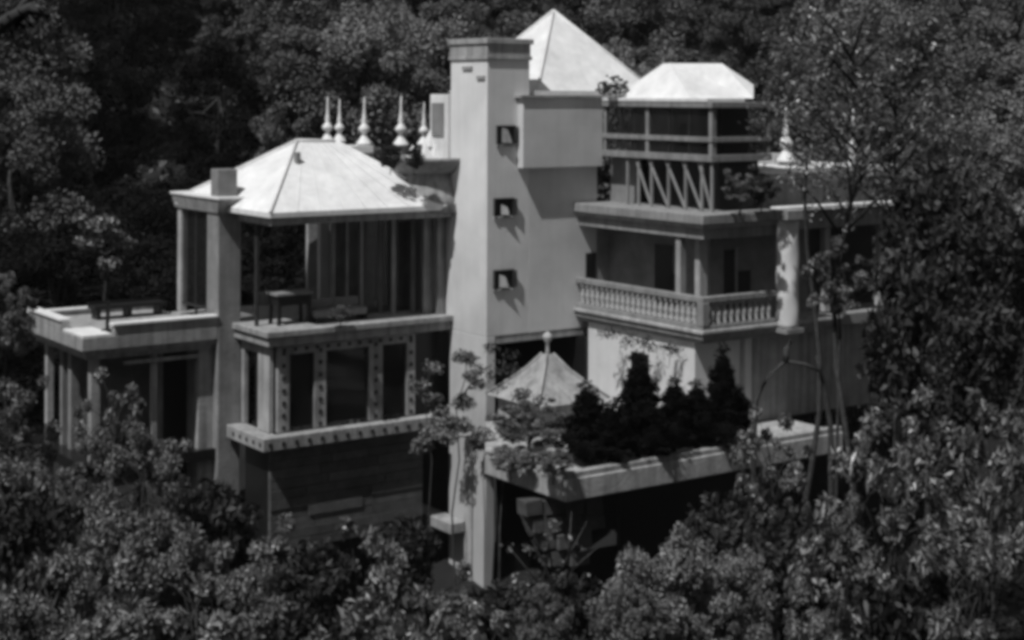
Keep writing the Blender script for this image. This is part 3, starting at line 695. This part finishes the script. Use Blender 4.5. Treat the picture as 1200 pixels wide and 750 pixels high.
# left side
S_('fine', 8, 305, 40, 80, 'rounded pale shrub at the left edge beside the low roof terrace', 'round_shrub')
S_('fine', 10, 420, 36, 130, 'dim leafy shrub at the left edge below the rounded one', 'leafy_shrub')
S_('broad', 135, 428, 38.5, 100, 'dark leafed shrub in front of the left wing opening', 'leafy_shrub')
S_('fine2', 172, 482, 33, 125, 'feathery shrub reaching up in front of the left wing', 'feathery_shrub')
S_('fine', 85, 520, 34, 130, 'loose shrub left of the feathery shrub below the left wing', 'feathery_shrub')
S_('dark', 40, 560, 31, 150, 'shrub toned dark for the shaded gap low at the left edge', 'leafy_shrub')
S_('fine', 90, 595, 25, 230, 'broad bush with fine leaves in the lower left foreground', 'foreground_bush', 'bush')
S_('pale', 150, 575, 27, 150, 'pale fine leafed bush in the middle of the lower left mass', 'foreground_bush', 'bush')
S_('fine2', 235, 590, 26, 190, 'dense fine leafed bush below the boarded base, left of the glossy shrubs', 'foreground_bush', 'bush')
S_('fine', 180, 655, 21, 330, 'large fine leafed bush at the bottom left of the picture', 'foreground_bush', 'bush')
S_('fine2', 30, 665, 21, 220, 'fine leafed bush in the bottom left corner', 'foreground_bush', 'bush')
S_('dark', 250, 560, 34, 130, 'dark shrub at the foot of the pier of the left wing', 'dark_shrub')
# centre foreground
S_('broad', 340, 588, 32, 110, 'glossy shrub in front of the boarded base', 'glossy_shrub')
S_('broad2', 425, 592, 30, 150, 'glossy shrub with light leaves below the lit bay frame', 'glossy_shrub')
S_('dark', 380, 630, 28, 120, 'shrub toned dark for the shaded gap among the glossy ones at the bottom', 'dark_shrub')
S_('broad', 330, 680, 26, 150, 'glossy shrub at the bottom, right of the fine leafed bushes', 'glossy_shrub')
S_('broad2', 450, 655, 25, 210, 'sprawling glossy shrub at the bottom, left of the tower foot', 'glossy_shrub')
S_('broad', 560, 715, 24, 150, 'low glossy shrub right under the tower foot', 'glossy_shrub')
S_('dark', 478, 600, 42, 80, 'dark bush in the recess left of the tower foot', 'dark_shrub')
S_('dark', 660, 660, 33, 110, 'dark bush under the terrace corner', 'dark_shrub')
S_('fine', 640, 668, 30, 80, 'faint fine shrub below the broken buttress', 'fine_shrub')
S_('dark', 590, 680, 38, 130, 'low dark bush on the slope right of the tower foot', 'dark_shrub')
S_('broad', 520, 655, 36, 120, 'glossy shrub against the landing left of the tower foot', 'glossy_shrub')
# growth on the tower and terrace
S_('fine', 622, 462, 39.5, 100, 'fine leafed shrub in front of the white garden shrine', 'terrace_shrub', base=-9.2)
S_('pale', 600, 520, 38.6, 60, 'pale shrub trailing over the left terrace edge', 'terrace_shrub', base=-9.5)
S_('pale', 650, 525, 37.4, 50, 'pale low plant near the terrace corner', 'terrace_shrub', base=-9.3)
def loose(label, name, cat, Y, blobs, stems, leafm, L=0.12, W=0.065, dens=420, seed=1, ground=True, thick=0.05):
    rng = np.random.default_rng(seed); vs = []; px0, py0 = stems[0][0]; x = atp(px0, Y)
    zg = ground_z(x, Y)-0.1 if ground else zpy(py0, Y)
    t = thing(name, label, cat, (x, Y, zg)); org = np.array([x, Y, zg])
    for (a, b, w_, h_, dy) in blobs:                   # pixel centre, pixel size, depth offset
        c = np.array([atp(a, Y+dy), Y+dy, zpy(b, Y+dy)])-org; rx, rz = w_/F*Y/2, h_/F*Y/2
        for k in range(max(4, int(7*rx*rz*4))):
            d = rng.normal(size=3); d /= np.linalg.norm(d); cc = c+d*np.array([rx, rx*0.7, rz])*rng.uniform(0.3, 1.0)
            n = int(dens*0.12*rng.uniform(0.4, 1.5)); q = rng.normal(size=(n, 3)); q /= np.linalg.norm(q, axis=1)[:, None]
            vs.append(leaf_arrays(rng, cc+q*(rng.uniform(0.1, 1, n)**0.5)[:, None]*np.array([0.26, 0.22, 0.18]), L, W, outward=q, droop=0.4))
    o = bpy.data.objects.new('crown', leaf_mesh('crown', np.concatenate(vs), M[leafm])); COL.objects.link(o); o.parent = t
    m = MB()
    for i, st in enumerate(stems):
        P_ = [Vector((atp(a, Y), Y+0.15*math.sin(a*0.7+b), zpy(b, Y)))-Vector(org) for a, b in st]
        if ground and i == 0: P_ = [Vector((0, 0, -0.1))]+P_
        m.tube(P_, [thick*(1-0.75*k/(len(P_)-1)) for k in range(len(P_))], 6)
    m.build('trunk', M['bark'], t, smooth=True)
loose('small tree standing alone in the dark gap behind the left wing', 'small_tree', 'tree', 51, [(122, 262, 56, 30, 0), (145, 284, 44, 24, .5), (102, 286, 40, 22, 0), (124, 284, 50, 30, .3), (135, 308, 26, 12, 0)],
      [((122, 350), (126, 310), (120, 270)), ((126, 300), (146, 285)), ((125, 300), (104, 288))], 'pale', 0.16, 0.10, 700, 3, thick=0.05)
loose('pale shrub spreading sideways across the lower tower', 'spreading_shrub', 'shrub', 41.6, [(512, 510, 56, 26, 0), (545, 500, 48, 26, 0), (562, 518, 30, 24, 0), (495, 522, 30, 14, 0), (530, 510, 50, 22, 0)],
      [((588, 620), (592, 560), (572, 530), (548, 512), (512, 508)), ((572, 530), (560, 505)), ((530, 514), (495, 522))], 'pale', dens=900, seed=4)
loose('creeper climbing the tower flank at the level of the studded bay', 'creeper', 'climber', 44.0, [(546, 418, 36, 30, -.2), (556, 445, 30, 34, -.2), (540, 470, 22, 26, 0)],
      [((536, 690), (532, 600), (540, 540), (536, 480), (548, 440), (546, 410)), ((540, 470), (560, 440))], 'fine', dens=650, seed=5, thick=0.04)
loose('dark creeper hanging in the void right of the tower', 'creeper', 'climber', 43.6, [(590, 425, 44, 40, 0), (600, 460, 30, 30, 0)],
      [((580, 690), (584, 600), (580, 520), (590, 450), (592, 415))], 'darkleaf', seed=6)
loose('thin creeper between the studded bay and the tower', 'creeper', 'climber', 44.4, [(508, 430, 34, 18, 0), (500, 455, 22, 40, 0), (515, 480, 20, 30, 0)],
      [((505, 600), (508, 540), (500, 480), (505, 430))], 'fine', seed=7, thick=0.03)
loose('stringy vine hanging from the balcony slab over the pale lower wall', 'hanging_vine', 'vine', 42.4, [(742, 398, 24, 14, 1.6), (762, 402, 20, 18, 1.2), (790, 408, 16, 16, .6), (716, 392, 20, 10, 2.4)],
      [((730, 384), (745, 398), (770, 405), (795, 410)), ((755, 400), (756, 425)), ((788, 405), (786, 432))], 'darkleaf', 0.09, 0.05, 260, seed=8, ground=False, thick=0.02)
loose('loose grey climber over the left half of the garden shrine', 'shrine_climber', 'climber', 40.6, [(612, 470, 50, 36, 0), (632, 500, 60, 34, 0), (600, 505, 40, 30, 0)],
      [((622, 548), (620, 510), (612, 470)), ((620, 520), (640, 495))], 'fine', dens=380, seed=12, ground=False, thick=0.03)
loose('tangle of thin twigs and leaves in the dark under the terrace corner', 'tangled_shrub', 'shrub', 36.0, [(640, 640, 90, 50, 0), (610, 690, 60, 50, 0), (680, 690, 60, 40, 0)],
      [((650, 740), (648, 680), (615, 610)), ((648, 690), (690, 610)), ((650, 670), (640, 600)), ((645, 700), (600, 640)), ((650, 690), (705, 640)), ((640, 650), (610, 600)), ((668, 655), (672, 600))], 'fine', dens=70, seed=14, thick=0.035)
# cypresses on the terrace
for px, top_, Y, wd, lab in ((750, 413, 38.9, 58, 'tallest black cypress with rounded tip in front of the lower wall'),
                           (690, 447, 38.4, 54, 'black cypress nearest the white garden shrine'),
                           (719, 470, 38.0, 44, 'short black cypress just left of the tallest one'),
                           (792, 440, 39.4, 44, 'black cypress just right of the tallest one'),
                           (818, 445, 39.8, 46, 'black cypress in the middle of the right group'),
                           (848, 402, 40.4, 40, 'slim black cypress nearest the right pilaster'),
                           (772, 478, 38.6, 40, 'short black cypress between two taller ones'),
                           (866, 450, 40.6, 38, 'short black cypress at the right end of the row')):
    S_('cyp', px, top_, Y+0.9, wd*1.12, lab, 'cypress', 'cypress', 'cypresses on the lower terrace', base=-9.2)
hd = MB()
S_('hedge', 690, 492, 39.3, 85, 'low dark hedge plant at the left foot of the cypresses', 'hedge_shrub', base=-9.3)
S_('hedge', 765, 490, 39.9, 90, 'low dark hedge plant below the tallest cypress', 'hedge_shrub', base=-9.3)
S_('hedge', 835, 486, 41.0, 80, 'low dark hedge plant at the right foot of the cypresses', 'hedge_shrub', base=-9.3)
# right side foreground
S_('pale', 780, 614, 29, 165, 'round lit bush at the bottom below the terrace, the left of the pair', 'round_bush', 'bush')
S_('pale', 740, 668, 27.5, 100, 'paler small bush at the bottom in front of the round bush', 'round_bush', 'bush')
S_('pale', 868, 634, 29.5, 105, 'fine leafed bush at the bottom, the right of the pair', 'round_bush', 'bush')
S_('broad', 905, 465, 37, 100, 'leafy shrub covering the right end of the terrace edge', 'leafy_shrub')
S_('broad', 965, 545, 34, 130, 'leafy shrub below the arching branches', 'leafy_shrub')
S_('broad', 985, 268, 38, 95, 'loose big leafed crown in front of the right wing opening, right of the carved column', 'leafy_tree', 'tree', bot=395)
S_('broad2', 1048, 445, 33, 170, 'leafy tree crown right of the arching branches', 'leafy_tree', 'tree')
S_('broad', 1120, 440, 31, 150, 'leafy tree crown by the dark tree at the right', 'leafy_tree', 'tree')
S_('broad2', 1165, 440, 28, 170, 'leafy crown at the right edge, above the corner shrubs', 'leafy_tree', 'tree')
S_('broad', 1010, 560, 28, 190, 'leafy shrub in the lower right, left of the corner mass', 'leafy_shrub')
S_('broad2', 1150, 560, 26, 150, 'large leafy shrub in the lower right corner', 'leafy_shrub')
S_('broad', 965, 665, 27, 120, 'leafy shrub right of the round bush pair', 'leafy_shrub')
S_('dark', 1080, 640, 27, 170, 'shrub toned dark for the shade between the leafy ones in the lower right', 'dark_shrub')  # leaf colour carries the shade of this gap
S_('dark', 930, 590, 33, 130, 'shrub toned dark for the shade behind the round bush pair', 'dark_shrub')
S_('broad', 1130, 700, 21, 160, 'leafy shrub at the bottom right edge', 'leafy_shrub')
S_('dark', 860, 570, 36, 120, 'dark shrub under the right part of the terrace', 'dark_shrub')
# dark tree and tall thin tree on the right
S_('dark', 1105, 180, 37, 130, 'dense dark tree to the right of the right wing', 'dark_tree', 'tree')
S_('dark', 1090, 270, 36, 150, 'dark lower crown right of the right wing', 'dark_tree', 'tree')
S_('dark', 1140, 235, 34, 110, 'leafy crown against the dark tree at the right', 'leafy_tree', 'tree')
S_('dark', 1150, 330, 33, 120, 'dark crown near the right edge half way up', 'dark_tree', 'tree')
S_('dark', 1050, 350, 38, 70, 'dark crown filling the opening of the right wing', 'dark_tree', 'tree')
# rooftop plants
S_('fine', 722, 84, 46.5, 34, 'potted shrub on the roof between pyramid and truncated roof', 'roof_plant', 'plant', base=-0.2)
S_('fine', 707, 92, 46.3, 20, 'small potted shrub beside the panel coping on the roof', 'roof_plant', 'plant', base=-0.15)
S_('dark', 458, 168, 45.5, 30, 'dark plant in the curved planter on the left roof', 'roof_plant', 'plant', base=-2.35)
S_('dark', 485, 172, 45.3, 24, 'dark plant by the small roof caps next to the tower', 'roof_plant', 'plant', base=-2.35)
S_('darkx' if False else 'broad', 868, 190, 42.6, 55, 'leafy plant on the balcony roof beside the lattice', 'roof_plant', 'plant', base=-3.25)
S_('dark', 893, 200, 43.2, 40, 'dark plant at the right end of the balcony roof', 'roof_plant', 'plant', base=-3.25)
S_('fine', 400, 355, 43.9, 34, 'low plant among the seats on the upper left veranda', 'potted_plant', 'plant', base=-6.55)

# tall thin tree, its own limbs and sparse small leaves
def tall_tree(px, Y, seed, top_py, label, nl=20, f0=0.64, lean=0.0, leafm='leaf', dens=70, spread=2.6):
    x = atp(px, Y); zg = ground_z(x, Y); H = zpy(top_py, Y)-zg; rng = np.random.default_rng(seed); rd = random.Random(seed)
    t = thing('tall_tree', label, 'tree', (x, Y, zg-0.2)); m = MB(); k = 12
    path = [Vector((lean*i/k*H+0.25*math.sin(i*0.9+seed), 0.2*math.sin(i*1.1), H*i/k)) for i in range(k+1)]
    m.tube(path, [0.095*(1-0.85*i/k)+0.01 for i in range(k+1)], 7); tips = []
    for j in range(nl):
        f = f0+(0.98-f0)*(j/nl); i0 = int(f*k); a = path[i0].lerp(path[min(i0+1, k)], f*k-i0)
        an = rd.uniform(0, 6.28); ln = spread*(1.25-f*0.8)*rd.uniform(0.7, 1.2)
        d = Vector((math.cos(an), math.sin(an), 0.0)); b = a+d*ln*0.5+Vector((0, 0, ln*0.45)); c = a+d*ln+Vector((0, 0, ln*0.75))
        m.tube([a, b, c], [0.045, 0.03, 0.008], 5)
        for q in range(7):
            s0 = (a, b, c)[min(2, q//2)].lerp(c, rd.uniform(0.1, 0.9)); e_ = s0+Vector((rd.gauss(0, .4), rd.gauss(0, .4), rd.gauss(0.1, .35)))
            m.tube([s0, e_], [0.014, 0.005], 4); tips.append((s0, e_))
    tips.append((path[-2], path[-1])); vs = []
    for s0, e_ in tips:
        n = int(dens*rd.uniform(0.4, 1.3)); tt = rng.uniform(0, 1.15, n)[:, None]
        q = np.array(s0)*(1-tt)+np.array(e_)*tt+rng.normal(size=(n, 3))*0.16
        vs.append(leaf_arrays(rng, q, 0.13, 0.055, droop=0.5))
    m.build('trunk', M['bark'], t, smooth=True)
    o = bpy.data.objects.new('crown', leaf_mesh('crown', np.concatenate(vs), M[leafm])); COL.objects.link(o); o.parent = t
tall_tree(990, 38, 5, 8, 'tall thin tree with sparse leaves rising in front of the right wing', 26, f0=0.68, lean=0.004, dens=22, spread=3.0)
tall_tree(1058, 40, 8, 60, 'second thin tree just right of the tall one, in front of the forest', 20, f0=0.72, dens=25, spread=2.6)
tall_tree(948, 41, 9, 30, 'slim leaning tree left of the tall thin one, over the wing roof', 12, f0=0.80, lean=0.01, dens=26, spread=2.2)

# arching bare branches right of the cypresses
x = atp(920, 38.5); ar = thing('arching_branch', 'bare dark branches arching before the wall right of the cypresses', 'branch', (x, 38.5, ground_z(x, 38.5)))
zg = ground_z(x, 38.5)
for pts, nm in ((((885, 520), (888, 470), (902, 440), (922, 422), (945, 425), (962, 433)), 'branch'), (((976, 560), (976, 500), (968, 450), (962, 433), (958, 415)), 'trunk'), (((922, 422), (923, 408), (930, 398)), 'branch')):
    P_ = [Vector((atp(a, 38.5)-x, 0.1*math.sin(i), zpy(b, 38.5)-zg)) for i, (a, b) in enumerate(pts)]
    if pts[0][1] > 515: P_ = [Vector((P_[0].x, 0, -0.1))]+P_
    MB().tube(P_, [0.085-0.008*i for i in range(len(P_))], 6).build(nm, M['bark'], ar, smooth=True)
# bare twigs under the terrace
x = atp(690, 35); zg = ground_z(x, 35); ar = thing('bare_shrub', 'bare branching shrub in the dark below the terrace corner', 'shrub', (x, 35, zg)); rd = random.Random(4)
m = MB(); m.tube([(0, 0, 0), (0.1, 0, 1.6), (0, 0, 3.0)], [0.07, 0.05, 0.03], 6)
for k in range(16):
    a = Vector((0.05, 0, rd.uniform(1, 3))); b = a+Vector((rd.uniform(-1.3, .6), rd.uniform(-.3, .3), rd.uniform(0.3, 1.1))); m.tube([a, a.lerp(b, .5)+Vector((0, 0, .15)), b], [0.03, 0.02, 0.008], 5)
m.build('branches', M['palebark'], ar)
# dark branch of a near tree entering at the top left
x = atp(-60, 9); ob = thing('overhanging_branch', 'dark out of focus branch entering at the top left corner', 'branch', (x, 9, zpy(80, 9)))
m = MB(); P_ = [(atp(a, 9)-x, 0, zpy(b, 9)-zpy(80, 9)) for a, b in ((-60, 60), (-10, 40), (15, 22), (35, 12), (50, 18), (58, 20))]
m.tube(P_, [0.07, 0.05, 0.04, 0.035, 0.025, 0.01], 6); q = [(atp(a, 9)-x, 0.02, zpy(b, 9)-zpy(80, 9)) for a, b in ((15, 22), (30, 2), (45, -15))]
m.tube(q, [0.03, 0.02, 0.01], 6)
m.build('bough', M['bark'], ob, smooth=True)
rng = np.random.default_rng(6); n = 60; tt = rng.uniform(0, 1, n)[:, None]
cc = np.array(P_[1])*(1-tt)+np.array(P_[4])*tt+rng.normal(size=(n, 3))*0.03
o = bpy.data.objects.new('leaves', leaf_mesh('leaves', leaf_arrays(rng, cc, 0.05, 0.03), M['cyp'])); COL.objects.link(o); o.parent = ob

# ------------------------------------------------------------------ thin air haze over the valley
hz = MB().box(-95, 95, -6, 150, -19, 75).build('haze', M['black'])
hz.data.materials.clear(); hm = bpy.data.materials.new('haze_air'); hm.use_nodes = True; hm.node_tree.nodes.clear()
pv = hm.node_tree.nodes.new('ShaderNodeVolumePrincipled'); ho = hm.node_tree.nodes.new('ShaderNodeOutputMaterial')
pv.inputs['Color'].default_value = (0.9, 0.9, 0.9, 1); pv.inputs['Density'].default_value = 0.00013
hm.node_tree.links.new(pv.outputs[0], ho.inputs['Volume']); hz.data.materials.append(hm); hz['kind'] = 'stuff'

# low undergrowth over the whole slope
rng = np.random.default_rng(77); vs = []
for (xa, xb, ya, yb, n, L) in ((-16, 16, 18, 40, 26000, 0.20), (-22, 22, 40, 48, 9000, 0.24), (-34, 34, 54, 72, 26000, 0.34), (-45, 45, 72, 100, 14000, 0.5)):
    x = rng.uniform(xa, xb, n); y = rng.uniform(ya, yb, n)
    cl = np.sin(x*1.7+np.sin(y*1.3)*2)*np.sin(y*1.9+x*0.6)
    z = np.array([ground_z(a, b) for a, b in zip(x, y)])+rng.uniform(0.02, 0.35, n)*(1.2+cl)
    q = wpos(0, 0); u_ = (x-q.x)*BU.x+(y-q.y)*BU.y; v_ = (x-q.x)*AV.x+(y-q.y)*AV.y
    keep = ~((u_ > -11) & (u_ < 13) & (v_ > -8) & (v_ < 9))
    vs.append(leaf_arrays(rng, np.stack([x, y, z], 1)[keep], L, L*0.6))
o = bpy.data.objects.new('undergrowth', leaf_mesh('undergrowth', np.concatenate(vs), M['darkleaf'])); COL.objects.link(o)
o['kind'] = 'stuff'; o['label'] = 'dark low leafy undergrowth covering the slopes around the villa'; o['category'] = 'undergrowth'
